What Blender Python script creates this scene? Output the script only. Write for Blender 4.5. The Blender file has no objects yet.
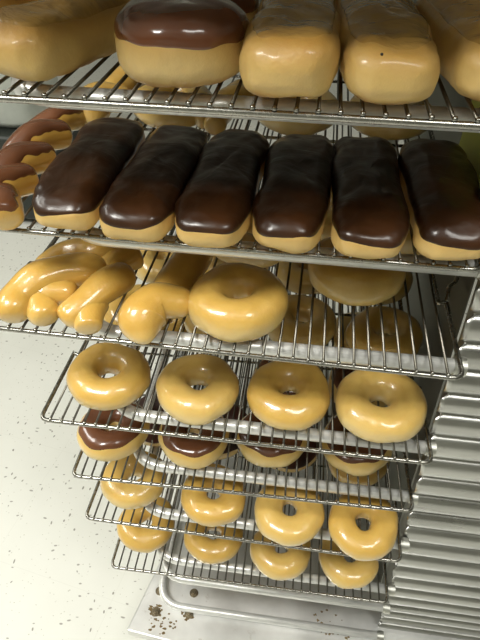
import bpy, bmesh, math, random
from mathutils import Vector, Matrix, noise

random.seed(7)
PI = math.pi
sc = bpy.context.scene
COL = sc.collection

# ------------------------------------------------------------------ camera
cam_d = bpy.data.cameras.new('camera')
cam = bpy.data.objects.new('camera', cam_d)
COL.objects.link(cam)
cam_d.sensor_width = 36.0
cam_d.lens = 538.8 / 640.0 * 36.0
cam_d.clip_start = 0.02
cam_d.clip_end = 60
_r = Vector((0.99118658, 0.13238735, 0.0047705)).normalized()
_f = Vector((-0.09482049, 0.73414992, -0.67233397)).normalized()
_u = _r.cross(_f).normalized()
_m = Matrix(((_r.x, _u.x, -_f.x), (_r.y, _u.y, -_f.y), (_r.z, _u.z, -_f.z))).to_4x4()
_m.translation = Vector((0.27892351, -0.36503861, 0.52149929))
cam.matrix_world = _m
sc.camera = cam

# ------------------------------------------------------------------ world, lights, exposure
sc.view_settings.view_transform = 'Standard'
sc.view_settings.look = 'None'
sc.view_settings.exposure = 0.08
sc.view_settings.gamma = 1.0
sc.view_settings.use_curve_mapping = False
w = bpy.data.worlds.new('world')
sc.world = w
w.use_nodes = True
w.node_tree.nodes['Background'].inputs[0].default_value = (0.9, 0.95, 1.0, 1)
w.node_tree.nodes['Background'].inputs[1].default_value = 0.025

CEIL = 2.0
FLOOR = -0.72
LAMPS = [  # x, y, size x, size y, watts : the ceiling's fluorescent panels
    (-0.65, -0.72, 0.60, 0.60, 50),
    (0.95, -0.72, 0.60, 0.60, 15),
    (-1.9, 0.25, 0.6, 1.2, 30),
]
for lx, ly, sx_, sy_, wt in LAMPS:
    ld = bpy.data.lights.new('ceiling_panel_light', 'AREA')
    ld.shape = 'RECTANGLE'
    ld.size = sx_
    ld.size_y = sy_
    ld.energy = wt
    ld.color = (1.0, 0.99, 0.93)
    lo = bpy.data.objects.new('ceiling_panel_light', ld)
    lo.location = (lx, ly, CEIL - 0.055)
    COL.objects.link(lo)


# ------------------------------------------------------------------ materials
def new_mat(name):
    m = bpy.data.materials.new(name)
    m.use_nodes = True
    nt = m.node_tree
    b = nt.nodes['Principled BSDF']
    return m, nt, b


def N(nt, t, **kw):
    n = nt.nodes.new(t)
    for k, v in kw.items():
        setattr(n, k, v)
    return n


def ramp(nt, fac, stops):
    r = N(nt, 'ShaderNodeValToRGB')
    el = r.color_ramp.elements
    while len(el) < len(stops):
        el.new(0.5)
    for e, (p, c) in zip(el, stops):
        e.position = p
        e.color = (c[0], c[1], c[2], 1)
    nt.links.new(fac, r.inputs[0])
    return r.outputs[0]


def noise_tex(nt, scale, detail=3, rough=0.5, sc3=None, dist=0.0):
    tc = N(nt, 'ShaderNodeTexCoord')
    mp = N(nt, 'ShaderNodeMapping')
    if sc3:
        mp.inputs['Scale'].default_value = sc3
    nt.links.new(tc.outputs['Object'], mp.inputs[0])
    n = N(nt, 'ShaderNodeTexNoise')
    n.inputs['Scale'].default_value = scale
    n.inputs['Detail'].default_value = detail
    n.inputs['Roughness'].default_value = rough
    n.inputs['Distortion'].default_value = dist
    nt.links.new(mp.outputs[0], n.inputs['Vector'])
    return n.outputs[0]


def bump(nt, b, h, strength, dist):
    bp = N(nt, 'ShaderNodeBump')
    bp.inputs['Strength'].default_value = strength
    bp.inputs['Distance'].default_value = dist
    nt.links.new(h, bp.inputs['Height'])
    nt.links.new(bp.outputs[0], b.inputs['Normal'])
    return bp


def mixc(nt, fac, a, b_, mode='MIX'):
    m = N(nt, 'ShaderNodeMix', data_type='RGBA', blend_type=mode)
    if hasattr(fac, 'node'):
        nt.links.new(fac, m.inputs[0])
    else:
        m.inputs[0].default_value = fac
    for s, v in ((m.inputs[6], a), (m.inputs[7], b_)):
        if hasattr(v, 'node'):
            nt.links.new(v, s)
        else:
            s.default_value = (v[0], v[1], v[2], 1)
    return m.outputs[2]


def dough_mat(name, pale, crust, z0, z1, wet=0.6, rough=0.42, mottled=0.02, blot=0.25):
    """fried dough: a paler proof band low on the side, a browner crust over it, thin clear glaze"""
    m, nt, b = new_mat(name)
    tc = N(nt, 'ShaderNodeTexCoord')
    sp = N(nt, 'ShaderNodeSeparateXYZ')
    nt.links.new(tc.outputs['Object'], sp.inputs[0])
    nz = noise_tex(nt, 28, 4, 0.6)
    ad = N(nt, 'ShaderNodeMath', operation='MULTIPLY_ADD')
    nt.links.new(nz, ad.inputs[0])
    ad.inputs[1].default_value = mottled
    nt.links.new(sp.outputs['Z'], ad.inputs[2])
    mr = N(nt, 'ShaderNodeMapRange')
    mr.inputs['From Min'].default_value = z0 + mottled * 0.5
    mr.inputs['From Max'].default_value = z1 + mottled * 0.5
    nt.links.new(ad.outputs[0], mr.inputs[0])
    brown = tuple(c * k for c, k in zip(crust, (0.80, 0.66, 0.5)))
    c1 = ramp(nt, mr.outputs[0], [(0.0, brown), (0.22, pale), (0.5, pale), (1.0, crust)])
    c2 = mixc(nt, blot, c1, ramp(nt, noise_tex(nt, 55, 5, 0.65), [(0.35, brown), (0.65, crust)]))
    nt.links.new(c2, b.inputs['Base Color'])
    b.inputs['Roughness'].default_value = rough
    b.inputs['Coat Weight'].default_value = wet
    b.inputs['Coat Roughness'].default_value = 0.12
    b.inputs['Subsurface Weight'].default_value = 0.12
    b.inputs['Subsurface Radius'].default_value = (1.0, 0.5, 0.2)
    b.inputs['Subsurface Scale'].default_value = 0.006
    bump(nt, b, noise_tex(nt, 95, 4, 0.6), 0.5, 0.0018)
    return m


def icing_mat(name, c0, c1, rough, coat, wrinkle=0.0, wr_scale=(1, 1, 1), spec=0.5):
    m, nt, b = new_mat(name)
    col = ramp(nt, noise_tex(nt, 22, 3, 0.5), [(0.35, c0), (0.68, c1)])
    nt.links.new(col, b.inputs['Base Color'])
    b.inputs['Roughness'].default_value = rough
    b.inputs['Coat Weight'].default_value = coat
    b.inputs['Coat Roughness'].default_value = 0.10
    b.inputs['Specular IOR Level'].default_value = spec
    if wrinkle > 0:
        bump(nt, b, noise_tex(nt, 60, 3, 0.55, wr_scale, 0.6), wrinkle, 0.004)
    else:
        bump(nt, b, noise_tex(nt, 45, 2, 0.5), 0.25, 0.002)
    return m


def metal_mat(name, col, rough, streak=(1, 1, 1), sc_=60, dirt=0.25, metallic=1.0, bmp=0.05, dirtcol=(0.12, 0.09, 0.05)):
    m, nt, b = new_mat(name)
    n1 = noise_tex(nt, sc_, 4, 0.6, streak)
    c = ramp(nt, n1, [(0.3, tuple(x * 0.72 for x in col)), (0.7, col)])
    spots = ramp(nt, noise_tex(nt, 38, 6, 0.75), [(0.62, (0, 0, 0)), (0.74, (1, 1, 1))])
    sm = N(nt, 'ShaderNodeMath', operation='MULTIPLY')
    nt.links.new(spots, sm.inputs[0])
    sm.inputs[1].default_value = dirt
    c = mixc(nt, sm.outputs[0], c, dirtcol)
    nt.links.new(c, b.inputs['Base Color'])
    b.inputs['Metallic'].default_value = metallic
    rr = N(nt, 'ShaderNodeMapRange')
    rr.inputs['To Min'].default_value = rough * 0.8
    rr.inputs['To Max'].default_value = min(1, rough * 1.35)
    nt.links.new(n1, rr.inputs[0])
    nt.links.new(rr.outputs[0], b.inputs['Roughness'])
    bump(nt, b, n1, bmp, 0.002)
    return m


M = {}
M['glazed'] = dough_mat('glazed_dough', (0.74, 0.56, 0.21), (0.64, 0.405, 0.092), -0.017, 0.009, wet=0.9, rough=0.38)
M['glazed_pale'] = dough_mat('pale_glazed_dough', (0.78, 0.61, 0.26), (0.68, 0.455, 0.125), -0.017, 0.013, wet=0.9, rough=0.36)
M['twist'] = dough_mat('glazed_twist_dough', (0.72, 0.52, 0.18), (0.61, 0.37, 0.075), 0.002, 0.024, wet=1.0, rough=0.34)
M['long_dough'] = dough_mat('long_fried_dough', (0.74, 0.56, 0.22), (0.50, 0.28, 0.062), -0.020, 0.018, wet=0.25, rough=0.5, blot=0.42)
M['round_dough'] = dough_mat('round_fried_dough', (0.78, 0.61, 0.27), (0.56, 0.32, 0.075), -0.020, 0.014, wet=0.3, rough=0.45, blot=0.4)
M['choc'] = icing_mat('chocolate_icing', (0.026, 0.0085, 0.0035), (0.060, 0.019, 0.007), 0.30, 0.45)
M['choc_ring'] = icing_mat('milk_chocolate_icing', (0.10, 0.035, 0.014), (0.15, 0.055, 0.022), 0.26, 0.6)
M['choc_wrinkled'] = icing_mat('wrinkled_chocolate_icing', (0.022, 0.0080, 0.0028), (0.050, 0.018, 0.0055), 0.30, 0.20,
                               wrinkle=0.55, wr_scale=(0.4, 0.5, 0.5), spec=0.35)
M['choc_round'] = icing_mat('glossy_chocolate_icing', (0.12, 0.038, 0.014), (0.16, 0.054, 0.020), 0.20, 0.7)
M['maple'] = icing_mat('maple_icing', (0.34, 0.185, 0.045), (0.46, 0.27, 0.07), 0.27, 0.35, wrinkle=0.8, wr_scale=(0.55, 1.0, 0.6), spec=0.4)
M['crumb'] = icing_mat('chocolate_crumbs', (0.018, 0.008, 0.005), (0.10, 0.025, 0.015), 0.7, 0.0)
M['wire'] = metal_mat('chromed_wire', (0.40, 0.39, 0.355), 0.25, sc_=120, dirt=0.3, bmp=0.03)
M['rail'] = metal_mat('aluminium_tube', (0.92, 0.92, 0.89), 0.30, (1, 8, 8), 30, dirt=0.12, metallic=0.45)
M['panel'] = metal_mat('corrugated_aluminium', (0.55, 0.55, 0.53), 0.27, (0.4, 3, 3), 12, dirt=0.22)
M['grid'] = metal_mat('shade_toned_wire', (0.16, 0.15, 0.125), 0.30, sc_=120, dirt=0.3, bmp=0.03)  # cross wires coloured darker than the rim, shade put into the colour
M['side'] = metal_mat('dull_aluminium_sheet', (0.27, 0.27, 0.23), 0.55, (6, 0.6, 1), 14, dirt=0.25)
M['post'] = metal_mat('angle_aluminium', (0.62, 0.62, 0.57), 0.42, (4, 4, 0.5), 20, dirt=0.45)
M['base'] = metal_mat('scuffed_steel_plate', (0.86, 0.86, 0.84), 0.36, (1, 1, 1), 9, dirt=0.35, dirtcol=(0.22, 0.16, 0.08), bmp=0.04, metallic=0.75)
M['bolt'] = metal_mat('rusty_bolt', (0.26, 0.22, 0.15), 0.35, dirt=0.7, dirtcol=(0.10, 0.05, 0.015))
M['pan'] = metal_mat('shade_pan_aluminium', (0.5, 0.5, 0.48), 0.5, dirt=0.4)


def plain(name, col, rough=0.5, metallic=0.0, nscale=20, amt=0.12, emit=0.0):
    m, nt, b = new_mat(name)
    c = ramp(nt, noise_tex(nt, nscale, 3), [(0.3, tuple(x * (1 - amt) for x in col)), (0.7, col)])
    nt.links.new(c, b.inputs['Base Color'])
    b.inputs['Roughness'].default_value = rough
    b.inputs['Metallic'].default_value = metallic
    if emit:
        b.inputs['Emission Color'].default_value = (1, 0.985, 0.92, 1)
        b.inputs['Emission Strength'].default_value = emit
    return m


M['tub'] = plain('grey_plastic', (0.62, 0.65, 0.60), 0.45)
M['dark'] = plain('black_plastic', (0.02, 0.024, 0.02), 0.5)
M['rubber'] = plain('black_rubber', (0.03, 0.03, 0.03), 0.7)
M['wall'] = plain('painted_wall', (0.36, 0.36, 0.31), 0.7)
M['ceiling'] = plain('ceiling_tile', (0.78, 0.78, 0.74), 0.8)
M['frame'] = plain('white_enamel', (0.8, 0.8, 0.78), 0.4)
M['diffuser'] = plain('lit_diffuser', (0.9, 0.9, 0.88), 0.5, emit=3.0)
M['yellow'] = plain('yellow_green_sheet', (0.62, 0.64, 0.12), 0.6)
M['ink'] = plain('black_ink', (0.015, 0.015, 0.012), 0.6)
M['crumb_sugar'] = plain('dried_glaze', (0.85, 0.78, 0.6), 0.4)

# floor: white vinyl tiles with grey flecks
m, nt, b = new_mat('flecked_vinyl_tile')
tc = N(nt, 'ShaderNodeTexCoord')
mpf = N(nt, 'ShaderNodeMapping')
mpf.inputs['Rotation'].default_value = (0, 0, math.radians(9.6))
mpf.inputs['Location'].default_value = (0.06, -0.0436, 0)
nt.links.new(tc.outputs['Object'], mpf.inputs[0])
base = (0.76, 0.76, 0.70)
c = ramp(nt, noise_tex(nt, 3.5, 4, 0.6), [(0.3, (0.71, 0.71, 0.65)), (0.7, base)])
for scl, lo, hi, colr in (((46, 90, 1), 0.20, 0.16, (0.34, 0.33, 0.29)), ((70, 38, 1), 0.17, 0.13, (0.28, 0.27, 0.23)),
                          ((120, 150, 1), 0.18, 0.14, (0.50, 0.49, 0.42))):
    mp = N(nt, 'ShaderNodeMapping')
    mp.inputs['Scale'].default_value = scl
    mp.inputs['Rotation'].default_value = (0, 0, scl[0])
    dn = N(nt, 'ShaderNodeTexNoise')
    dn.inputs['Scale'].default_value = 14
    nt.links.new(tc.outputs['Object'], dn.inputs['Vector'])
    va = N(nt, 'ShaderNodeVectorMath', operation='MULTIPLY_ADD')
    nt.links.new(dn.outputs['Color'], va.inputs[0])
    va.inputs[1].default_value = (0.03, 0.03, 0)
    nt.links.new(tc.outputs['Object'], va.inputs[2])
    nt.links.new(va.outputs[0], mp.inputs[0])
    vo = N(nt, 'ShaderNodeTexVoronoi')
    vo.inputs['Scale'].default_value = 1.0
    vo.inputs['Randomness'].default_value = 1.0
    nt.links.new(mp.outputs[0], vo.inputs['Vector'])
    # random cell mask
    sx = N(nt, 'ShaderNodeSeparateColor')
    nt.links.new(vo.outputs['Color'], sx.inputs[0])
    gt = N(nt, 'ShaderNodeMath', operation='GREATER_THAN')
    gt.inputs[1].default_value = 0.70
    nt.links.new(sx.outputs[0], gt.inputs[0])
    lt = N(nt, 'ShaderNodeMapRange')
    lt.inputs['From Min'].default_value = lo
    lt.inputs['From Max'].default_value = hi
    nt.links.new(vo.outputs['Distance'], lt.inputs[0])
    mu = N(nt, 'ShaderNodeMath', operation='MULTIPLY')
    nt.links.new(gt.outputs[0], mu.inputs[0])
    nt.links.new(lt.outputs[0], mu.inputs[1])
    c = mixc(nt, mu.outputs[0], c, colr)
br = N(nt, 'ShaderNodeTexBrick')
br.offset = 0.0
br.inputs['Scale'].default_value = 1.0
br.inputs['Brick Width'].default_value = 0.6096 / 2
br.inputs['Row Height'].default_value = 0.6096 / 2
br.inputs['Mortar Size'].default_value = 0.0008
br.inputs['Color1'].default_value = (0, 0, 0, 1)
br.inputs['Color2'].default_value = (0, 0, 0, 1)
br.inputs['Mortar'].default_value = (1, 1, 1, 1)
nt.links.new(mpf.outputs[0], br.inputs['Vector'])
sm = N(nt, 'ShaderNodeMath', operation='MULTIPLY')
nt.links.new(br.outputs['Color'], sm.inputs[0])
sm.inputs[1].default_value = 0.12
c = mixc(nt, sm.outputs[0], c, (0.45, 0.44, 0.38))
nt.links.new(c, b.inputs['Base Color'])
b.inputs['Roughness'].default_value = 0.42
M['floor'] = m


# ------------------------------------------------------------------ mesh helpers
def link_mesh(name, verts, faces, mat, parent=None, smooth=True, loc=None):
    me = bpy.data.meshes.new(name)
    me.from_pydata([tuple(v) for v in verts], [], faces)
    bm = bmesh.new()
    bm.from_mesh(me)
    bmesh.ops.recalc_face_normals(bm, faces=bm.faces)
    bm.to_mesh(me)
    bm.free()
    if smooth:
        me.polygons.foreach_set('use_smooth', [True] * len(me.polygons))
    me.materials.append(mat)
    o = bpy.data.objects.new(name, me)
    COL.objects.link(o)
    if parent:
        o.parent = parent
    if loc is not None:
        o.location = loc
    return o


class MB:
    def __init__(s):
        s.v, s.f = [], []

    def box(s, x0, x1, y0, y1, z0, z1):
        n = len(s.v)
        s.v += [(x, y, z) for z in (z0, z1) for y in (y0, y1) for x in (x0, x1)]
        for q in ((0, 2, 3, 1), (4, 5, 7, 6), (0, 1, 5, 4), (2, 6, 7, 3), (0, 4, 6, 2), (1, 3, 7, 5)):
            s.f.append(tuple(n + i for i in q))

    def tube(s, pts, r, seg=10, closed=False, cap=True):
        pts = [Vector(p) for p in pts]
        n = len(pts)
        base = len(s.v)
        prev = None
        for i, p in enumerate(pts):
            if closed:
                t = pts[(i + 1) % n] - pts[i - 1]
            else:
                t = pts[min(i + 1, n - 1)] - pts[max(i - 1, 0)]
            t.normalize()
            if prev is None:
                a = Vector((0, 0, 1)) if abs(t.z) < 0.9 else Vector((1, 0, 0))
                u = t.cross(a).normalized()
            else:
                u = (prev - t * prev.dot(t)).normalized()
            prev = u
            v_ = t.cross(u)
            rr = r[i] if isinstance(r, (list, tuple)) else r
            for k in range(seg):
                an = 2 * PI * k / seg
                s.v.append(tuple(p + u * (math.cos(an) * rr) + v_ * (math.sin(an) * rr)))
        m_ = n if closed else n - 1
        for i in range(m_):
            for k in range(seg):
                a = base + i * seg + k
                b_ = base + i * seg + (k + 1) % seg
                j = (i + 1) % n
                s.f.append((a, b_, base + j * seg + (k + 1) % seg, base + j * seg + k))
        if not closed and cap:
            s.f.append(tuple(base + k for k in range(seg))[::-1])
            s.f.append(tuple(base + (n - 1) * seg + k for k in range(seg)))

    def build(s, name, mat, parent=None, smooth=True, loc=None):
        return link_mesh(name, s.v, s.f, mat, parent, smooth, loc)


def sharp(o, ang=35):
    me = o.data
    bm = bmesh.new()
    bm.from_mesh(me)
    for e in bm.edges:
        if len(e.link_faces) == 2 and e.calc_face_angle(0) > math.radians(ang):
            e.smooth = False
    bm.to_mesh(me)
    bm.free()
    return o


def bevel(o, w_, seg=2):
    md = o.modifiers.new('bevel', 'BEVEL')
    md.width = w_
    md.segments = seg
    md.limit_method = 'ANGLE'
    md.angle_limit = math.radians(40)
    return o


def round_path(pts, rad, n=6):
    """polyline with its inner corners rounded"""
    out = [Vector(pts[0])]
    for i in range(1, len(pts) - 1):
        a, b_, c_ = Vector(pts[i - 1]), Vector(pts[i]), Vector(pts[i + 1])
        r = rad[i] if isinstance(rad, (list, tuple)) else rad
        d1 = (a - b_).normalized()
        d2 = (c_ - b_).normalized()
        h = min(r, (a - b_).length * 0.49, (c_ - b_).length * 0.49)
        p0, p2 = b_ + d1 * h, b_ + d2 * h
        for k in range(n + 1):
            t = k / n
            out.append(p0 * (1 - t) ** 2 + b_ * (2 * t * (1 - t)) + p2 * t * t)
    out.append(Vector(pts[-1]))
    return out


def tag(o, label, cat, group=None):
    o['label'] = label
    o['category'] = cat
    if group:
        o['group'] = group
    return o


def empty(name, loc, rz=0.0):
    o = bpy.data.objects.new(name, None)
    o.empty_display_size = 0.02
    COL.objects.link(o)
    o.location = loc
    o.rotation_euler = (0, 0, rz)
    return o


def struct(o):
    o['kind'] = 'structure'
    return o


# ------------------------------------------------------------------ room
mb = MB(); mb.box(-3.0, 3.2, -2.6, 4.2, FLOOR - 0.05, FLOOR); struct(mb.build('floor', M['floor'], smooth=False))
mb = MB(); mb.box(-3.0, 3.2, -2.6, 4.2, CEIL, CEIL + 0.05); struct(mb.build('ceiling', M['ceiling'], smooth=False))
mb = MB(); mb.box(-3.0, 3.2, 4.2, 4.3, FLOOR, CEIL); struct(mb.build('wall_back', M['wall'], smooth=False))
mb = MB(); mb.box(-3.1, -3.0, -2.6, 4.2, FLOOR, CEIL); struct(mb.build('wall_left', M['wall'], smooth=False))
mb = MB(); mb.box(3.2, 3.3, -2.6, 4.2, FLOOR, CEIL); struct(mb.build('wall_right', M['wall'], smooth=False))
mb = MB(); mb.box(-3.0, 3.2, -2.7, -2.6, FLOOR, CEIL); struct(mb.build('wall_front', M['wall'], smooth=False))

# ------------------------------------------------------------------ shelves' places (from the photograph)
SH = {  # x, y, z, yaw
    1: (-0.035, -0.0212, 0.3878, math.radians(-0.31)),
    2: (-0.022, 0.0271, 0.2480, math.radians(-0.49)),
    3: (-0.0142, 0.0010, 0.1442, math.radians(-0.78)),
    4: (-0.0078, -0.0035, 0.0, math.radians(0.17)),
    5: (0.0014, 0.0031, -0.1318, math.radians(1.24)),
    6: (0.0039, -0.0060, -0.2307, math.radians(-0.39)),
    7: (0.0168, -0.0058, -0.3945, math.radians(0.56)),
}
WID, DEP = 0.457, 0.66
RIM, WIRE, RAIL = 0.0025, 0.00135, 0.0078
TOPZ = RIM + 2 * WIRE - 0.0006           # top of the cross wires above the shelf's origin
ORD = {1: 'top', 2: 'second', 3: 'third', 4: 'fourth', 5: 'fifth', 6: 'sixth', 7: 'seventh'}


def rest(k):
    return SH[k][2] + TOPZ


# ------------------------------------------------------------------ the rack
def edge_x(z):
    return 0.4500 - (0.045 * min(z, 0.22) if z > 0 else 0.077 * z)


BASE_Z = -0.600
rack = empty('bakery_rack', (0.25, 0.3, FLOOR))
tag(rack, 'tall aluminium bakery rack with corrugated side sheet and bent tube rails holding the wire shelves', 'rack')
RO = Vector((0.25, 0.3, FLOOR))


def rack_part(mb_, name, mat, smooth=True, parent=None):
    off = RO
    mb_.v = [tuple(Vector(v) - off) for v in mb_.v]
    return mb_.build(name, mat, parent or rack, smooth)


# corrugated sheet: lobes bulging towards the aisle, creases between, stamped notches at its left end
PY = 0.048
lobes = [0.51, 0.472, 0.434, 0.396, 0.358, 0.32, 0.282, 0.243, 0.205, 0.167, 0.128, 0.089, 0.055, 0.018, -0.026, -0.070, -0.112, -0.157, -0.199,
         -0.242, -0.284, -0.327, -0.368, -0.408, -0.445, -0.480, -0.511, -0.542, -0.575, -0.605]
zs = []
for i in range(len(lobes) - 1):
    zt, zb = lobes[i], lobes[i + 1]
    n_ = 14
    for k in range(n_):
        t = k / n_
        # rounded lobe, sharp crease half way
        d = abs(2 * t - 1)                # 1 at lobe centre, 0 in the crease
        prof = math.sqrt(max(0.0, 1 - (1 - d) ** 2.2))
        zs.append((zt + (zb - zt) * t, PY - 0.0155 * prof, d))
verts, faces = [], []
xs = [0.0, 0.006, 0.012, 0.10, 0.25, 0.40, 0.60]
nx = len(xs)
for layer in (0, 1):
    for (z, y, d) in zs:
        cut = 0.010 * (1 - min(1.0, d * 2.6))
        for i, x in enumerate(xs):
            wob = 0.0004 * noise.noise(Vector((x * 9, z * 9, 3.3)))
            roll = 0.0
            xx = edge_x(z) + (x + cut * max(0, 1 - i / 3.0))
            verts.append((xx, y + layer * 0.0014 + wob + roll, z))
nz_ = len(zs)
for j in range(nz_ - 1):
    for i in range(nx - 1):
        a = j * nx + i
        faces.append((a, a + 1, a + nx + 1, a + nx))
        b0 = nz_ * nx
        faces.append((b0 + a, b0 + a + nx, b0 + a + nx + 1, b0 + a + 1))
mbp = MB(); mbp.v = verts; mbp.f = faces
for j in range(nz_ - 1):
    b0 = nz_ * nx
    for i in (0, nx - 1):
        a = j * nx + i
        mbp.f.append((a, a + nx, b0 + a + nx, b0 + a))
rack_part(mbp, 'corrugated_panel', M['panel'])

# side sheet (the rack's right-hand inner wall), a slot, and the corner angle in front of it
def leaning_sheet(y0, y1, z0, z1, off, th, n=2):
    q = MB()
    for z in (z0, z1):
        for y in (y0, y1):
            for x in (edge_x(z) + off, edge_x(z) + off + th):
                q.v.append((x, y, z))
    q.f = [(0, 1, 3, 2), (4, 6, 7, 5), (0, 4, 5, 1), (2, 3, 7, 6), (0, 2, 6, 4), (1, 5, 7, 3)]
    return q


rack_part(leaning_sheet(0.106, 0.70, BASE_Z + 0.004, 0.56, 0.004, 0.0015), 'side_panel', M['side'], smooth=False)
q = leaning_sheet(0.066, 0.099, BASE_Z + 0.004, 0.56, 0.0055, 0.002)
q2 = leaning_sheet(0.060, 0.066, BASE_Z + 0.004, 0.56, 0.0055, 0.018)
n0 = len(q.v); q.v += q2.v; q.f += [tuple(n0 + i for i in f) for f in q2.f]
rack_part(q, 'corner_post', M['post'], smooth=False)
# back posts
for px_ in (0.055, 0.43):
    q = MB()
    for z in (BASE_Z, 0.56):
        for y in (0.672, 0.697):
            for x in (px_ - 0.07 * z * 0.5, px_ - 0.07 * z * 0.5 + 0.025):
                q.v.append((x, y, z))
    q.f = [(0, 1, 3, 2), (4, 6, 7, 5), (0, 4, 5, 1), (2, 3, 7, 6), (0, 2, 6, 4), (1, 5, 7, 3)]
    rack_part(q, 'back_post', M['post'], smooth=False)


def rail(z, y_front, xl=0.066, rad=0.05, r=RAIL, slope=0.0):
    xe = edge_x(z) + 0.004
    xl = xl - 0.035 * z
    p = round_path([(xl, 0.685, z), (xl, y_front, z), (xe, y_front + slope, z)], [0, rad, 0], 12)
    q = MB(); q.tube(p, r, 14)
    o = rack_part(q, 'shelf_rail', M['rail'])  # also builds the added rail under the shade pan
    # collar where the tube is let into the side sheet
    q = MB()
    q.tube([(xe - 0.006, y_front + slope, z), (xe + 0.003, y_front + slope, z)], r + 0.0022, 16)
    q.tube([(xe - 0.0085, y_front + slope, z), (xe - 0.006, y_front + slope, z)], r + 0.0010, 16)
    q.v = [tuple(Vector(v) - RO) for v in q.v]
    c_ = q.build('collar', M['post'], o)
    sharp(c_)
    return o


for k, yf in ((1, 0.012), (2, 0.040), (3, 0.020), (4, 0.026), (5, 0.040), (6, 0.022), (7, 0.025)):
    rail(SH[k][2] - RIM - RAIL + 0.0002, yf)
rail(-0.480, 0.024, r=0.0070)
rail(-0.587, 0.014, r=0.0070, xl=0.052)

# base plate, skewed like in the photo, with a folded lip
q = MB()
P = [(0.025, -0.040), (0.78, -0.148), (0.98, 0.62), (0.235, 0.735)]
P = [(0.023, -0.036), (0.80, -0.105), (0.80, 0.72), (0.20, 0.72)]
for z in (BASE_Z, BASE_Z - 0.026):
    for p in P:
        q.v.append((p[0], p[1], z))
q.f = [(0, 1, 2, 3), (4, 7, 6, 5), (0, 4, 5, 1), (1, 5, 6, 2), (2, 6, 7, 3), (3, 7, 4, 0)]
bp = rack_part(q, 'base_plate', M['base'], smooth=False)
bevel(bp, 0.003)
for bx_, by_ in ((0.069, 0.042), (0.137, 0.047), (0.071, 0.003), (0.135, 0.008)):
    q = MB()
    q.tube([(bx_, by_, BASE_Z), (bx_, by_, BASE_Z + 0.0015)], 0.0085, 18)
    for h0, h1 in ((0.0015, 0.006),):
        q.tube([(bx_, by_, BASE_Z + h0), (bx_, by_, BASE_Z + h1)], 0.0062, 6)
    q.tube([(bx_, by_, BASE_Z + 0.006), (bx_, by_, BASE_Z + 0.009)], 0.0032, 10)
    sharp(rack_part(q, 'bolt', M['bolt']), 30)
# rust stains: crusts of dirt lying round two bolts
def crust(cx, cy, n, spread, seed):
    rnd = random.Random(seed)
    q = MB()
    for i in range(n):
        a = rnd.random() * 2 * PI
        rr = spread * rnd.random() ** 0.7
        x, y = cx + math.cos(a) * rr * 1.25, cy + math.sin(a) * rr
        s_ = rnd.uniform(0.0006, 0.0030)
        n0 = len(q.v)
        m__ = 7
        hs = rnd.uniform(0.0002, 0.0009)
        for j in range(m__):
            an = 2 * PI * j / m__
            rj = s_ * rnd.uniform(0.5, 1.25)
            q.v.append((x + math.cos(an) * rj * 1.4, y + math.sin(an) * rj, BASE_Z + 0.0001))
        q.v.append((x, y, BASE_Z + hs))
        for j in range(m__):
            q.f.append((n0 + j, n0 + (j + 1) % m__, n0 + m__))
    return q


M['rust'] = plain('rust_crust', (0.22, 0.15, 0.06), 0.85, nscale=300, amt=0.6)
for args in ((0.070, 0.006, 80, 0.011, 3), (0.132, 0.006, 30, 0.010, 4), (0.085, -0.015, 30, 0.024, 5), (0.40, 0.02, 30, 0.035, 9)):
    rp = rack_part(crust(*args), 'rust_stain', M['rust'], smooth=False)
    rp['label'] = 'brown rust crust'
# casters
for cx_, cy_ in ((0.12, 0.06), (0.70, 0.06), (0.28, 0.64), (0.70, 0.64)):
    q = MB(); q.tube([(cx_, cy_, BASE_Z - 0.026), (cx_, cy_, BASE_Z - 0.05)], 0.012, 12)
    q.box(cx_ - 0.018, cx_ - 0.014, cy_ - 0.012, cy_ + 0.03, FLOOR + 0.035, BASE_Z - 0.046)
    q.box(cx_ + 0.014, cx_ + 0.018, cy_ - 0.012, cy_ + 0.03, FLOOR + 0.035, BASE_Z - 0.046)
    q.box(cx_ - 0.018, cx_ + 0.018, cy_ - 0.012, cy_ + 0.03, BASE_Z - 0.050, BASE_Z - 0.046)
    o = rack_part(q, 'caster', M['post'], smooth=False)
    q = MB(); q.tube([(cx_ - 0.0125, cy_ + 0.015, FLOOR + 0.0385), (cx_ + 0.0125, cy_ + 0.015, FLOOR + 0.0385)], 0.038, 24)
    q.v = [tuple(Vector(v) - RO) for v in q.v]
    sharp(q.build('wheel', M['rubber'], o))


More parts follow.
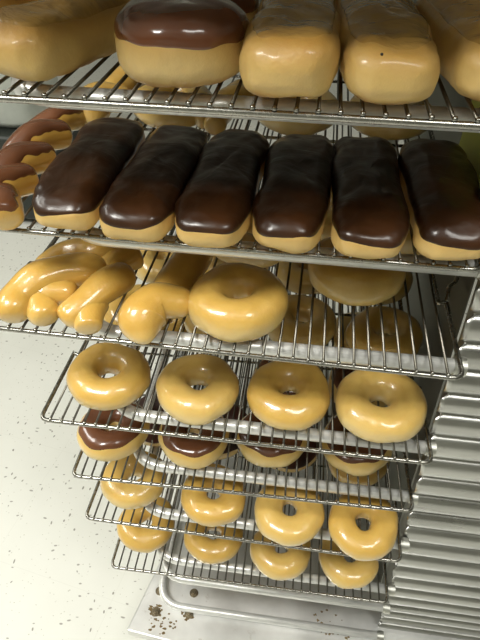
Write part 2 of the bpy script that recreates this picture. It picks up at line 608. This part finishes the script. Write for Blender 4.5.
# ------------------------------------------------------------------ wire shelves
def make_shelf():
    root = empty('wire_shelf', (0, 0, 0))
    J = 0.112
    pts = [(0.0, 0.0, 0), (WID, 0.0, 0), (WID - 0.001, J, 0), (WID - 0.009, J - 0.004, 0), (WID - 0.010, J + 0.05, 0),
           (WID - 0.010, DEP, 0), (0.010, DEP, 0), (0.010, J + 0.05, 0), (0.009, J - 0.004, 0), (0.001, J, 0)]
    rads = [0.011, 0.011, 0.003, 0.003, 0.01, 0.011, 0.011, 0.01, 0.003, 0.003]
    path = []
    n = len(pts)
    for i in range(n):
        seg = round_path([pts[i - 1], pts[i], pts[(i + 1) % n]], [0, rads[i], 0], 5)
        path += seg[1:-1]
    rimb = MB(); rimb.tube(path, RIM, 10, closed=True)
    q = MB()
    nw = 32
    for i in range(nw):
        x = (i + 1) * WID / (nw + 1)
        z = RIM + WIRE - 0.0006
        q.tube([(x, -0.0016, z), (x, 0.22, z - 0.0002), (x, 0.45, z - 0.0002), (x, DEP + 0.0016, z)], WIRE, 7)
        # weld beads where the wire crosses the rim
        for yy in (-0.0003, DEP):
            rimb.tube([(x, yy - 0.0016, z + 0.0001), (x, yy, z + 0.0006), (x, yy + 0.0016, z + 0.0001)], [0.0013, 0.0020, 0.0013], 7)
    rimb.build('rim', M['wire'], root)
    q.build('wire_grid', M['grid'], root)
    for yy in (0.24, 0.45):
        q = MB(); q.tube([(0.010, yy, -0.0010), (WID - 0.010, yy, -0.0010)], 0.0020, 8)
        q.build('cross_bar', M['wire'], root)
    return root


shelf_words = {1: 'highest in view, carrying long johns and a filled chocolate round', 2: 'second from the top, under six chocolate bars',
               3: 'third from the top, under the glazed twists', 4: 'fourth from the top, under four glazed rings',
               5: 'fifth from the top, under chocolate iced rings', 6: 'sixth from the top, under glazed rings',
               7: 'lowest of all, just above the bolted base plate'}


def copy_tree(o, parent=None):
    c_ = o.copy()
    COL.objects.link(c_)
    c_.parent = parent
    for ch in list(o.children):
        copy_tree(ch, c_)
    return c_


shelf0 = make_shelf()
for k in range(1, 8):
    o = shelf0 if k == 1 else copy_tree(shelf0)
    x, y, z, yaw = SH[k]
    o.location = (x, y, z)
    o.rotation_euler = (0, 0, yaw)
    if k == 3:
        o.location.x = -0.034
        o.scale.x = 1.043
    tag(o, 'steel wire grid shelf, ' + shelf_words[k], 'shelf', 'wire shelves in the rack')
# small bent foot on the third shelf's right side
for o in list(COL.objects):
    if o.get('label', '').startswith('steel wire grid shelf, third'):
        q = MB()
        q.tube(round_path([(WID - 0.001, 0.110, 0.002), (WID + 0.004, 0.135, 0.004), (WID + 0.012, 0.142, 0.007), (WID + 0.013, 0.150, 0.014)], 0.004, 4), 0.0022, 8)
        q.build('hook', M['wire'], o)

# unseen sheet pan added one slot higher to shade the top shelf
# (shaped as a full pan, with an added rail under it)
rail(0.548 - 0.010, 0.0)
q = MB()
PX0, PX1, PY0, PY1 = -0.03, 0.427, -0.085, 0.575
prof = [(0.012, 0.0), (0.006, 0.0006), (0.0, 0.023), (-0.004, 0.0245), (-0.0045, 0.0225), (-0.0012, 0.022), (0.0055, 0.0020), (0.013, 0.0014)]
for ins, z in prof:
    for x, y in ((PX0 + ins, PY0 + ins), (PX1 - ins, PY0 + ins), (PX1 - ins, PY1 - ins), (PX0 + ins, PY1 - ins)):
        q.v.append((x, y, z))
for j in range(len(prof) - 1):
    for i in range(4):
        q.f.append((j * 4 + i, j * 4 + (i + 1) % 4, (j + 1) * 4 + (i + 1) % 4, (j + 1) * 4 + i))
q.f += [(0, 1, 2, 3), tuple(28 + i for i in range(4))]
pn = q.build('added_shade_pan', M['pan'], smooth=False)
pn.location = (0, 0, 0.5460)
tag(pn, 'unseen aluminium sheet pan added above the long johns to shade the top shelf', 'pan')


# ------------------------------------------------------------------ doughnuts, bars and twists
def spow(a, e):
    return math.copysign(abs(a) ** e, a)


def fbm(p, s, seed):
    return noise.noise(Vector((p[0] * s + seed * 7.3, p[1] * s - seed * 3.1, p[2] * s + seed))) 


def surf_mesh(fn, us, vs, close_u=True, pole_lo=False, pole_hi=False):
    """grid over us x vs; poles collapse the first / last v row"""
    V, Fc = [], []
    nu, nv = len(us), len(vs)
    for v in vs:
        for u in us:
            V.append(tuple(fn(u, v)))
    for j in range(nv - 1):
        for i in range(nu if close_u else nu - 1):
            a, b_ = j * nu + i, j * nu + (i + 1) % nu
            Fc.append((a, b_, b_ + nu, a + nu))
    return V, Fc


def ring_fn(R, a, h, seed, amp=0.0031):
    def f(u, v):      # u round the ring, v round the section (0 = outward, pi/2 = top)
        cx, sz = math.cos(v), math.sin(v)
        Rr = R * (1 + 0.035 * math.sin(2 * u + seed) + 0.02 * math.sin(3 * u + seed * 2.1))
        x = Rr + a * spow(cx, 0.92)
        zz = h * (spow(sz, 0.95) if sz > 0 else spow(sz, 0.8) * 0.92)
        p = Vector((x * math.cos(u), x * math.sin(u), zz))
        d = amp * fbm(p, 26, seed) + amp * 0.35 * fbm(p, 70, seed + 4)
        nrm = Vector((cx * math.cos(u), cx * math.sin(u), sz))
        return p + nrm * d
    return f


def super_fn(ax, ay, az, e1, e2, seed, amp=0.002, waist=0.0, nose=0.0, bottom=0.86):
    def f(u, v):      # v elevation -pi/2..pi/2
        cv, sv = spow(math.cos(v), e2), spow(math.sin(v), e2)
        x = ax * cv * spow(math.cos(u), e1)
        y = ay * cv * spow(math.sin(u), e1)
        z = az * sv * (1 if sv > 0 else bottom)
        t = y / ay
        k = 1 - waist * math.exp(-((t + 0.15) / 0.5) ** 2) 
        x *= k
        z *= 1 + nose * math.exp(-((t + 0.8) / 0.35) ** 2)
        p = Vector((x, y, z))
        d = amp * fbm(p, 24, seed) + amp * 0.4 * fbm(p, 62, seed + 2) + amp * 0.15 * fbm(p, 140, seed + 5)
        nrm = Vector((x / ax ** 2, y / ay ** 2 * 0.7, z / az ** 2))
        if nrm.length > 1e-9:
            nrm.normalize()
        return p + nrm * d
    return f


def num_normal(fn, u, v, eu=0.02, ev=0.02):
    du = fn(u + eu, v) - fn(u - eu, v)
    dv = fn(u, v + ev) - fn(u, v - ev)
    n = du.cross(dv)
    return n.normalized() if n.length > 1e-12 else Vector((0, 0, 1))


def seq(a, b_, n, end=True):
    m_ = n - 1 if end else n
    return [a + (b_ - a) * i / m_ for i in range(n)]


def lay(o, z_off):
    """raise mesh so that its lowest point is at the origin's z_off"""
    return o


def fix_floor(o):
    return -min(v.co.z for v in o.data.vertices)


PROTO = {}


def ring_proto(key, seed, mat, icing=None, R=0.0302, a=0.0199, h=0.0188):
    fn = ring_fn(R, a, h, seed)
    V, Fc = surf_mesh(fn, seq(0, 2 * PI, 64, False), seq(0, 2 * PI, 36, False))
    nu = 64
    Fc += [(35 * nu + i, 35 * nu + (i + 1) % nu, (i + 1) % nu, i) for i in range(nu)]
    b_ = link_mesh('ring_doughnut', V, Fc, mat)
    if icing:
        imat, lowo, t = icing
        V, Fc = [], []
        us = seq(0, 2 * PI, 96, False)
        nv = 22
        for j in range(nv):
            e = -1 + 2 * j / (nv - 1)
            for u in us:
                lo = lowo + 0.20 * noise.noise(Vector((math.cos(u) * 1.3 + seed, math.sin(u) * 1.3, 5))) + 0.06 * math.sin(7 * u + seed)
                hi = PI - 0.10 + 0.15 * noise.noise(Vector((math.cos(u) * 1.5, math.sin(u) * 1.5 + seed, 9)))
                v = (lo + hi) / 2 + e * (hi - lo) / 2
                p = fn(u, v)
                n = num_normal(fn, u, v)
                rad = Vector((math.cos(u) * math.cos(v), math.sin(u) * math.cos(v), math.sin(v)))
                if n.dot(rad) < 0:
                    n = -n
                off = t * (1 - abs(e) ** 5) - 0.0005 * abs(e) ** 5
                V.append(tuple(p + n * off))
        n_ = len(us)
        for j in range(nv - 1):
            for i in range(n_):
                Fc.append((j * n_ + i, j * n_ + (i + 1) % n_, (j + 1) * n_ + (i + 1) % n_, (j + 1) * n_ + i))
        link_mesh('icing', V, Fc, imat, b_)
    PROTO[key] = b_
    return b_


def bar_proto(key, name, seed, mat, dims, exps, icing=None, amp=0.002, waist=0.05, nose=0.06):
    ax, ay, az = dims
    fn = super_fn(ax, ay, az, exps[0], exps[1], seed, amp, waist, nose)
    us = seq(0, 2 * PI, 96, False)
    vs = seq(-PI / 2 + 1e-4, PI / 2 - 1e-4, 56)
    V, Fc = surf_mesh(fn, us, vs)
    n_ = len(us)
    Fc.append(tuple(range(n_))[::-1])
    Fc.append(tuple(55 * n_ + i for i in range(n_)))
    b_ = link_mesh(name, V, Fc, mat)
    if icing:
        imat, lowo, t, iname = icing
        V, Fc = [], []
        nv = 26
        for j in range(nv):
            e = j / (nv - 1)
            for u in us:
                lo = lowo + 0.10 * noise.noise(Vector((math.cos(u) * 1.6 + seed, math.sin(u) * 2.2, 2))) + 0.012 * math.sin(11 * u + seed)
                v = lo + (PI / 2 - 1e-4 - lo) * e ** 1.3
                p = fn(u, v)
                q0 = Vector((p.x / ax ** 2, p.y / ay ** 2 * 0.75, p.z / az ** 2)).normalized()
                n = q0
                off = t * (1 - (1 - e) ** 12) - 0.0006 * (1 - e) ** 12
                V.append(tuple(p + n * off))
        for j in range(nv - 1):
            for i in range(n_):
                Fc.append((j * n_ + i, j * n_ + (i + 1) % n_, (j + 1) * n_ + (i + 1) % n_, (j + 1) * n_ + i))
        Fc.append(tuple((nv - 1) * n_ + i for i in range(n_)))
        link_mesh(iname, V, Fc, imat, b_)
    PROTO[key] = b_
    return b_


def strand_fn(path, rad, seed, amp=0.0016, flat=0.9):
    """closed tube along a path with rounded ends: u along 0..1, v round"""
    pts = [Vector(p) for p in path]
    n = len(pts) - 1

    def at(u):
        s_ = min(max(u, 0), 1) * n
        i = min(int(s_), n - 1)
        t = s_ - i
        p0 = pts[max(i - 1, 0)]; p1 = pts[i]; p2 = pts[i + 1]; p3 = pts[min(i + 2, n)]
        return 0.5 * ((2 * p1) + (p2 - p0) * t + (2 * p0 - 5 * p1 + 4 * p2 - p3) * t * t + (3 * p1 - p0 - 3 * p2 + p3) * t ** 3)

    def radius(u):
        s_ = min(max(u, 0), 1) * n
        i = min(int(s_), n - 1)
        t = s_ - i
        t = t * t * (3 - 2 * t)
        return rad[i] * (1 - t) + rad[i + 1] * t

    def f(u, v):
        # rounded ends: the first and last 12% of u shrink on a circle while moving on
        uu, k = u, 1.0
        c_ = at(u)
        t = (at(min(u + 0.02, 1)) - at(max(u - 0.02, 0))).normalized()
        r = radius(u)
        L = 0.16
        if u < L:
            k = math.sqrt(max(0, 1 - (1 - u / L) ** 2))
        elif u > 1 - L:
            k = math.sqrt(max(0, 1 - (1 - (1 - u) / L) ** 2))
        s1 = Vector((0, 0, 1)).cross(t).normalized()
        s2 = t.cross(s1).normalized()
        p = c_ + s1 * (math.cos(v) * r * k) + s2 * (math.sin(v) * r * k * flat)
        d = amp * fbm(p, 30, seed) * k
        return p + (s1 * math.cos(v) + s2 * math.sin(v)) * d
    return f


def twist_proto(key, strands, mat, seed, icing=None, name='twisted_doughnut'):
    V, Fc = [], []
    IV, IF = [], []
    for si, (path, rad) in enumerate(strands):
        fn = strand_fn(path, rad, seed + si)
        us = seq(0.0015, 0.9985, 64)
        us = [0.5 - 0.4992 * math.cos(PI * i / 63) for i in range(64)]
        nv = 28
        n0 = len(V)
        for u in us:
            for k in range(nv):
                V.append(tuple(fn(u, 2 * PI * k / nv)))
        for i in range(len(us) - 1):
            for k in range(nv):
                Fc.append((n0 + i * nv + k, n0 + i * nv + (k + 1) % nv, n0 + (i + 1) * nv + (k + 1) % nv, n0 + (i + 1) * nv + k))
        Fc.append(tuple(n0 + k for k in range(nv)))
        Fc.append(tuple(n0 + (len(us) - 1) * nv + k for k in range(nv)))
        if icing:
            imat, t, fold = icing
            n0 = len(IV)
            mv = 18
            uss = [x for x in us if 0.03 < x < 0.985]
            for i, u in enumerate(uss):
                end = min((u - 0.03) / 0.05, (0.985 - u) / 0.05, 1.0)
                for k in range(mv):
                    e = -1 + 2 * k / (mv - 1)
                    half = 1.12 + 0.28 * noise.noise(Vector((u * 9, seed + si, 3))) + fold
                    v = PI / 2 + e * half
                    p = fn(u, v)
                    c_ = fn(u, 0).lerp(fn(u, PI), 0.5)
                    n = (p - c_).normalized()
                    off = (t * (1 - abs(e) ** 6) * end ** 0.5 - 0.0006 * (abs(e) ** 6 + (1 - end)))
                    IV.append(tuple(p + n * off))
            for i in range(len(uss) - 1):
                for k in range(mv - 1):
                    IF.append((n0 + i * mv + k, n0 + i * mv + k + 1, n0 + (i + 1) * mv + k + 1, n0 + (i + 1) * mv + k))
    b_ = link_mesh(name, V, Fc, mat)
    if icing:
        link_mesh('icing', IV, IF, icing[0], b_)
    PROTO[key] = b_
    return b_


used = set()


def put(key, k, x, y, yaw, label, cat, group=None, name=None, scale=1.0, tilt=(0, 0)):
    src = PROTO[key]
    o = src if key not in used else copy_tree(src)
    used.add(key)
    if name:
        o.name = name
    o.scale = (scale,) * 3 if not isinstance(scale, tuple) else scale
    sz = o.scale[2]
    o.location = (x, y, rest(k) + fix_floor(src) * sz - 0.0004)
    o.rotation_euler = (tilt[0], tilt[1], yaw)
    tag(o, label, cat, group)
    return o


# ---- prototypes
for i in range(4):
    ring_proto('ring%d' % i, 1.7 + 2.3 * i, M['glazed'] if i % 2 == 0 else M['glazed_pale'])
for i in range(3):
    ring_proto('choc%d' % i, 11.3 + 1.9 * i, M['glazed_pale'], icing=(M['choc_ring'], 0.68, 0.0013), R=0.0296, a=0.0204)
ring_proto('crumb', 21.7, M['glazed_pale'], icing=(M['crumb'], 0.15, 0.0016))
for i in range(6):
    bar_proto('eclair%d' % i, 'chocolate_bar', 31.1 + 3.7 * i, M['long_dough'], (0.0335, 0.098, 0.0225), (0.52, 0.74),
              icing=(M['choc_wrinkled'], 0.14, 0.0015, 'icing'), amp=0.0040, waist=0.06, nose=0.06)
for i in range(5):
    bar_proto('john%d' % i, 'long_john', 61.1 + 2.7 * i, M['long_dough'], (0.0338, 0.090, 0.0225), (0.55, 0.74),
              icing=(M['maple'], 0.62, 0.0005, 'icing'), amp=0.0046, waist=0.12, nose=0.14)
for i in range(2):
    bar_proto('filled%d' % i, 'filled_doughnut', 81.3 + i * 5, M['round_dough'], (0.0465, 0.0455, 0.0265), (0.95, 0.70),
              icing=(M['choc_round'], 0.18, 0.0013, 'icing'), amp=0.0022, waist=0.0, nose=0.0)

# twists: strands given by their centre line (local x, y, z) and radius
TZ = 0.016


def strands(*lst):
    """strands from (x, y, height) points, moved so that the first group is centred on its origin"""
    return [([Vector(p) - Vector((TWC[0], TWC[1], 0)) for p in path], rad) for path, rad in lst]


TWC = (0.035, 0.065)
twist_proto('twist_a', strands(
    ([(0.005, 0.006, 0.016), (0.000, 0.032, 0.022), (0.018, 0.059, 0.029), (0.048, 0.077, 0.028), (0.073, 0.094, 0.020)], [0.0185, 0.0185, 0.0207, 0.0196, 0.0157]),
    ([(0.038, 0.012, 0.014), (0.020, 0.035, 0.016), (0.027, 0.048, 0.020), (0.053, 0.056, 0.016)], [0.0151, 0.0162, 0.0168, 0.0146]),
    ([(-0.003, 0.082, 0.016), (0.019, 0.109, 0.020), (0.056, 0.116, 0.026), (0.083, 0.142, 0.020)], [0.0146, 0.0185, 0.0196, 0.0168])), M['twist'], 3.0)
A_LOC = TWC
TWC = (0.08, 0.065)
twist_proto('twist_b', strands(
    ([(0.049, 0.018, 0.014), (0.067, 0.037, 0.022), (0.084, 0.064, 0.028), (0.099, 0.092, 0.022)], [0.0151, 0.0162, 0.0185, 0.0168]),
    ([(0.080, 0.009, 0.013), (0.074, 0.030, 0.017), (0.077, 0.051, 0.018)], [0.0134, 0.0151, 0.0134]),
    ([(0.066, 0.087, 0.016), (0.078, 0.110, 0.020), (0.100, 0.130, 0.022)], [0.0146, 0.0179, 0.0168])), M['twist'], 8.0)
B_LOC = TWC
TWC = (0.16, 0.065)
twist_proto('twist_c', strands(
    ([(0.146, 0.000, 0.0125), (0.137, 0.024, 0.020), (0.145, 0.044, 0.026), (0.167, 0.052, 0.022), (0.176, 0.057, 0.017)], [0.0118, 0.0235, 0.0213, 0.0168, 0.0123]),
    ([(0.151, 0.060, 0.018), (0.156, 0.085, 0.022), (0.165, 0.117, 0.024), (0.172, 0.150, 0.019)], [0.0168, 0.0196, 0.0202, 0.0168])), M['twist'], 13.0)
C_LOC = TWC
TWC = (-0.01, 0.13)
twist_proto('twist_choc', strands(
    ([(0.017, 0.020, 0.017), (0.001, 0.051, 0.020), (-0.031, 0.083, 0.018)], [0.0165, 0.0175, 0.013]),
    ([(-0.026, 0.031, 0.016), (-0.005, 0.062, 0.026), (0.009, 0.097, 0.018)], [0.012, 0.0180, 0.0165]),
    ([(-0.028, 0.072, 0.016), (-0.007, 0.112, 0.027), (0.009, 0.145, 0.018)], [0.012, 0.0180, 0.0165]),
    ([(-0.034, 0.132, 0.016), (-0.013, 0.168, 0.027), (0.007, 0.200, 0.018)], [0.012, 0.0180, 0.0160]),
    ([(-0.037, 0.190, 0.016), (-0.011, 0.222, 0.025), (0.003, 0.250, 0.018)], [0.012, 0.0165, 0.0150])), M['twist'], 17.0,
    icing=(M['choc_ring'], 0.0012, -0.05))

# ---- top shelf
g = 'maple long johns on the top shelf'
put('john0', 1, 0.1040, 0.066, math.radians(-17), 'maple iced long john left of the chocolate round, on the top shelf', 'pastry', g, scale=(0.9, 1.0, 1.0))
put('john1', 1, 0.2630, 0.053, math.radians(-1), 'maple iced long john just right of the chocolate round, on the top shelf', 'pastry', g)
put('john2', 1, 0.3210, 0.060, math.radians(3), 'maple iced long john with a small black speck on its blunt front', 'pastry', g)
put('john3', 1, 0.386, 0.062, math.radians(4), 'shadowed maple iced long john at the right edge of the top shelf', 'pastry', g)
put('john4', 1, 0.045, 0.118, math.radians(-24), 'shadowed long john at the far left end of the top shelf', 'pastry', g)
g = 'round filled chocolate doughnuts on the top shelf'
put('filled0', 1, 0.1890, 0.023, 0.3, 'thick round filled doughnut with glossy chocolate icing at the front of the top shelf', 'doughnut', g, scale=(0.955, 0.955, 1.0))
put('filled1', 1, 0.1925, 0.114, 1.3, 'chocolate topped round doughnut behind the front chocolate round on the top shelf', 'doughnut', g, scale=0.84)

jn = PROTO['john2']
_p = super_fn(0.0338, 0.090, 0.0225, 0.55, 0.74, 61.1 + 2.7 * 2, 0.0046, 0.12, 0.14)(-PI / 2 - 0.1, 0.42)
q = MB(); q.tube([_p + Vector((0, 0.0008, 0)), _p + Vector((0, -0.0003, 0.0003))], [0.0011, 0.0006], 10)
sk = q.build('speck', M['ink'], jn)
sk['label'] = 'small black speck'

# ---- second shelf: six chocolate bars and one chocolate twist
g = 'chocolate bars on the second shelf'
EC = [(0.074, 0.126, 0.7), (0.1415, 0.119, -2.3), (0.205, 0.118, -1.6), (0.2715, 0.122, -3.3), (0.3355, 0.119, 0.3), (0.404, 0.125, 0.5)]
words = ['leftmost of the six, beside the chocolate twist', 'second from the left of the six', 'third from the left of the six',
         'fourth from the left of the six', 'fifth from the left of the six', 'rightmost of the six, next to the rack side']
for i, (x, y, a) in enumerate(EC):
    put('eclair%d' % i, 2, x, y - 0.023, math.radians(a), 'dark chocolate iced bar doughnut, ' + words[i], 'pastry', g)
put('twist_choc', 2, TWC[0] + 0.003, TWC[1] - 0.007, 0, 'chocolate iced twisted doughnut at the left end of the second shelf', 'pastry')

BACK2 = [('twist_c', 0.035, 0.300, 0.1), ('ring0', 0.110, 0.292, 0), ('twist_b', 0.180, 0.300, -0.2), ('ring1', 0.262, 0.295, 1),
         ('ring2', 0.372, 0.298, 2)]

# ---- third shelf
g = 'glazed twists on the third shelf'
put('twist_a', 3, A_LOC[0] + 0.002, A_LOC[1] - 0.010, 0, 'shiny glazed twist at the left end, its front split in two lobes', 'pastry', g)
put('twist_b', 3, B_LOC[0] + 0.003, B_LOC[1] - 0.014, 0, 'glazed twist in the middle of the three, smaller and darker', 'pastry', g)
put('twist_c', 3, C_LOC[0] - 0.002, C_LOC[1] - 0.016, 0, 'glazed twist with one round lobe in front, left of the big ring', 'pastry', g)
g = 'glazed rings on the third shelf'
put('ring0', 3, 0.2235, 0.048, 0.4, 'glazed ring doughnut at the front of the third shelf, right of the twists', 'doughnut', g, scale=(1.0, 1.0, 1.12))
put('ring1', 3, 0.222, 0.168, 1.4, 'glazed ring doughnut behind the front ring of the third shelf', 'doughnut', g)
put('ring2', 3, 0.343, 0.118, 2.4, 'glazed ring doughnut hanging half hidden under the fifth chocolate bar', 'doughnut', g, scale=(1.02, 1.02, 1.12))
put('ring3', 3, 0.403, 0.215, 0.4, 'glazed ring doughnut at the back right of the third shelf, mostly hidden', 'doughnut', g)
put('ring1', 3, 0.300, 0.235, 0.9, 'glazed ring doughnut at the back middle of the third shelf', 'doughnut', g)
g = 'glazed rings in the back rows'
COLW = ['at the left end', 'second from the left', 'third from the left', 'at the right end']


def row(k, pts, keys, what, rowword, cat='doughnut', grp=None, scales=None):
    for i, (x, y) in enumerate(pts):
        if x is None:
            continue
        sc_ = 1.0 if not scales else scales[i]
        put(keys[i % len(keys)], k, x, y, random.uniform(0, 6.28),
            '%s, %s of the %s row, %s shelf' % (what, COLW[i], rowword, ORD[k]), cat,
            grp or '%s row of doughnuts on the %s shelf' % (rowword, ORD[k]), scale=sc_)


pos = ['at the left end', 'second from the left', 'in the middle', 'second from the right', 'at the right end']
for (key, x, y, a), wd in zip(BACK2, pos):
    tw = key.startswith('twist')
    put(key, 2, x, y, a, 'glazed %s behind the chocolate bars, %s, second shelf' % ('twist' if tw else 'ring doughnut', wd),
        'pastry' if tw else 'doughnut', 'glazed pastries behind the chocolate bars')
# ---- fourth shelf
row(4, [(0.062, 0.056), (0.174, 0.052), (0.284, 0.058), (0.391, 0.055)], ['ring2', 'ring1', 'ring0', 'ring3'], 'glazed ring doughnut', 'front',
    scales=[1.0, 1.0, 1.01, 1.05])
row(4, [(0.066, 0.178), (0.180, 0.180), (0.291, 0.186), (0.403, 0.176)], ['ring0', 'ring3', 'ring1', 'ring2'], 'glazed ring doughnut', 'second')
row(4, [(0.072, 0.300), (0.185, 0.300), (0.297, 0.305), (0.402, 0.300)], ['ring1', 'ring2', 'ring3', 'ring0'], 'glazed ring doughnut', 'third')
# ---- fifth shelf
row(5, [(0.042, 0.070), (0.158, 0.075), (0.266, 0.089)], ['choc0', 'choc1', 'choc2'], 'chocolate iced ring doughnut', 'front')
row(5, [(None, 0), (None, 0), (None, 0), (0.384, 0.094)], ['choc1', 'choc2', 'choc0', 'choc2'], 'chocolate iced ring doughnut', 'front')
row(5, [(None, 0), (None, 0), (0.276, 0.196), (0.392, 0.202)], ['choc2', 'choc0', 'choc1', 'choc0'], 'chocolate iced ring doughnut', 'second')
# ---- sixth shelf
row(6, [(0.064, 0.055), (0.188, 0.044), (0.301, 0.034), (0.407, 0.028)], ['ring3', 'ring0', 'ring1', 'ring2'], 'glazed ring doughnut', 'front',
    scales=[0.97, 0.97, 1.03, 1.0])
row(6, [(0.072, 0.168), (0.182, 0.160), (0.292, 0.148), (0.402, 0.140)], ['crumb', 'crumb', 'crumb', 'ring0'], 'dark crumbed ring doughnut', 'second')
row(5, [(0.070, 0.300), (0.180, 0.302), (0.290, 0.308), (0.395, 0.312)], ['ring2', 'ring3', 'ring0', 'ring1'], 'glazed ring doughnut', 'third')
# ---- seventh shelf
row(7, [(0.062, 0.066), (0.180, 0.062), (0.297, 0.052), (0.409, 0.054)], ['ring0', 'ring2', 'ring3', 'ring1'], 'glazed ring doughnut', 'front')

for o in COL.objects:
    if o.get('label', '').startswith('dark crumbed ring doughnut, at the right end'):
        o['label'] = 'brown glazed ring doughnut, at the right end of the second row, sixth shelf'

# ------------------------------------------------------------------ background: tub on a black trolley, at the far left
t = empty('storage_trolley', (-1.0, 1.72, FLOOR))
tag(t, 'black storage trolley on the floor beyond the rack, far left', 'trolley')
q = MB(); q.box(-0.40, 0.24, -0.27, 0.28, 0.03, 0.39)
bevel(q.build('body', M['dark'], t, smooth=False), 0.02, 3)
for sx_ in (-0.27, 0.17):
    for sy_ in (-0.18, 0.2):
        q = MB(); q.tube([(sx_ - 0.018, sy_, 0.046), (sx_ + 0.018, sy_, 0.046)], 0.045, 20)
        q.build('wheel', M['rubber'], t)
q = MB()
for zz, (hx, hy) in ((0.0, (0.20, 0.17)), (0.34, (0.235, 0.20))):
    pass
lv = [(0.0, 0.15, 0.12), (0.004, 0.185, 0.155), (0.03, 0.205, 0.175), (0.36, 0.235, 0.20), (0.365, 0.25, 0.215), (0.385, 0.25, 0.215),
      (0.385, 0.232, 0.197), (0.04, 0.198, 0.168), (0.012, 0.16, 0.13)]
ns = 40
for z, hx, hy in lv:
    for i in range(ns):
        a = 2 * PI * i / ns
        q.v.append((hx * spow(math.cos(a), 0.35), hy * spow(math.sin(a), 0.35), z))
for j in range(len(lv) - 1):
    for i in range(ns):
        q.f.append((j * ns + i, j * ns + (i + 1) % ns, (j + 1) * ns + (i + 1) % ns, (j + 1) * ns + i))
q.f.append(tuple(range(ns)))
q.f.append(tuple((len(lv) - 1) * ns + i for i in range(ns)))
tb = q.build('plastic_tub', M['tub'])
tb.location = (-0.965, 1.68, FLOOR + 0.39)
tag(tb, 'pale grey plastic tub standing on the black trolley at the far left', 'tub')

# yellow-green sheet on the inner side of the rack, seen behind the rightmost chocolate bar
q = MB()
for z in (0.262, 0.375):
    for y in (0.110, 0.225):
        for x in (edge_x(z) + 0.0020, edge_x(z) + 0.0038):
            q.v.append((x, y, z))
q.f = [(0, 1, 3, 2), (4, 6, 7, 5), (0, 4, 5, 1), (2, 3, 7, 6), (0, 2, 6, 4), (1, 5, 7, 3)]
y_ = q.build('paper_sheet', M['yellow'], smooth=False)
tag(y_, 'yellow-green sheet on the rack side behind the rightmost chocolate bar', 'sheet')

# ------------------------------------------------------------------ ceiling lights (above the picture)
LW = ['over the aisle left of the camera', 'over the aisle right of the camera', 'over the far left floor']
for (lx, ly, sx_, sy_, wt), wd in zip(LAMPS, LW):
    t = empty('ceiling_light', (lx, ly, CEIL))
    tag(t, 'flat fluorescent ceiling light ' + wd, 'light', 'ceiling lights')
    q = MB()
    for bx in ((-sx_ / 2 - 0.03, -sx_ / 2, -sy_ / 2 - 0.03, sy_ / 2 + 0.03), (sx_ / 2, sx_ / 2 + 0.03, -sy_ / 2 - 0.03, sy_ / 2 + 0.03),
               (-sx_ / 2, sx_ / 2, -sy_ / 2 - 0.03, -sy_ / 2), (-sx_ / 2, sx_ / 2, sy_ / 2, sy_ / 2 + 0.03)):
        q.box(bx[0], bx[1], bx[2], bx[3], -0.05, 0.0)
    q.build('frame', M['frame'], t, smooth=False)
    q = MB(); q.box(-sx_ / 2, sx_ / 2, -sy_ / 2, sy_ / 2, -0.045, -0.035)
    q.build('diffuser', M['diffuser'], t, smooth=False)
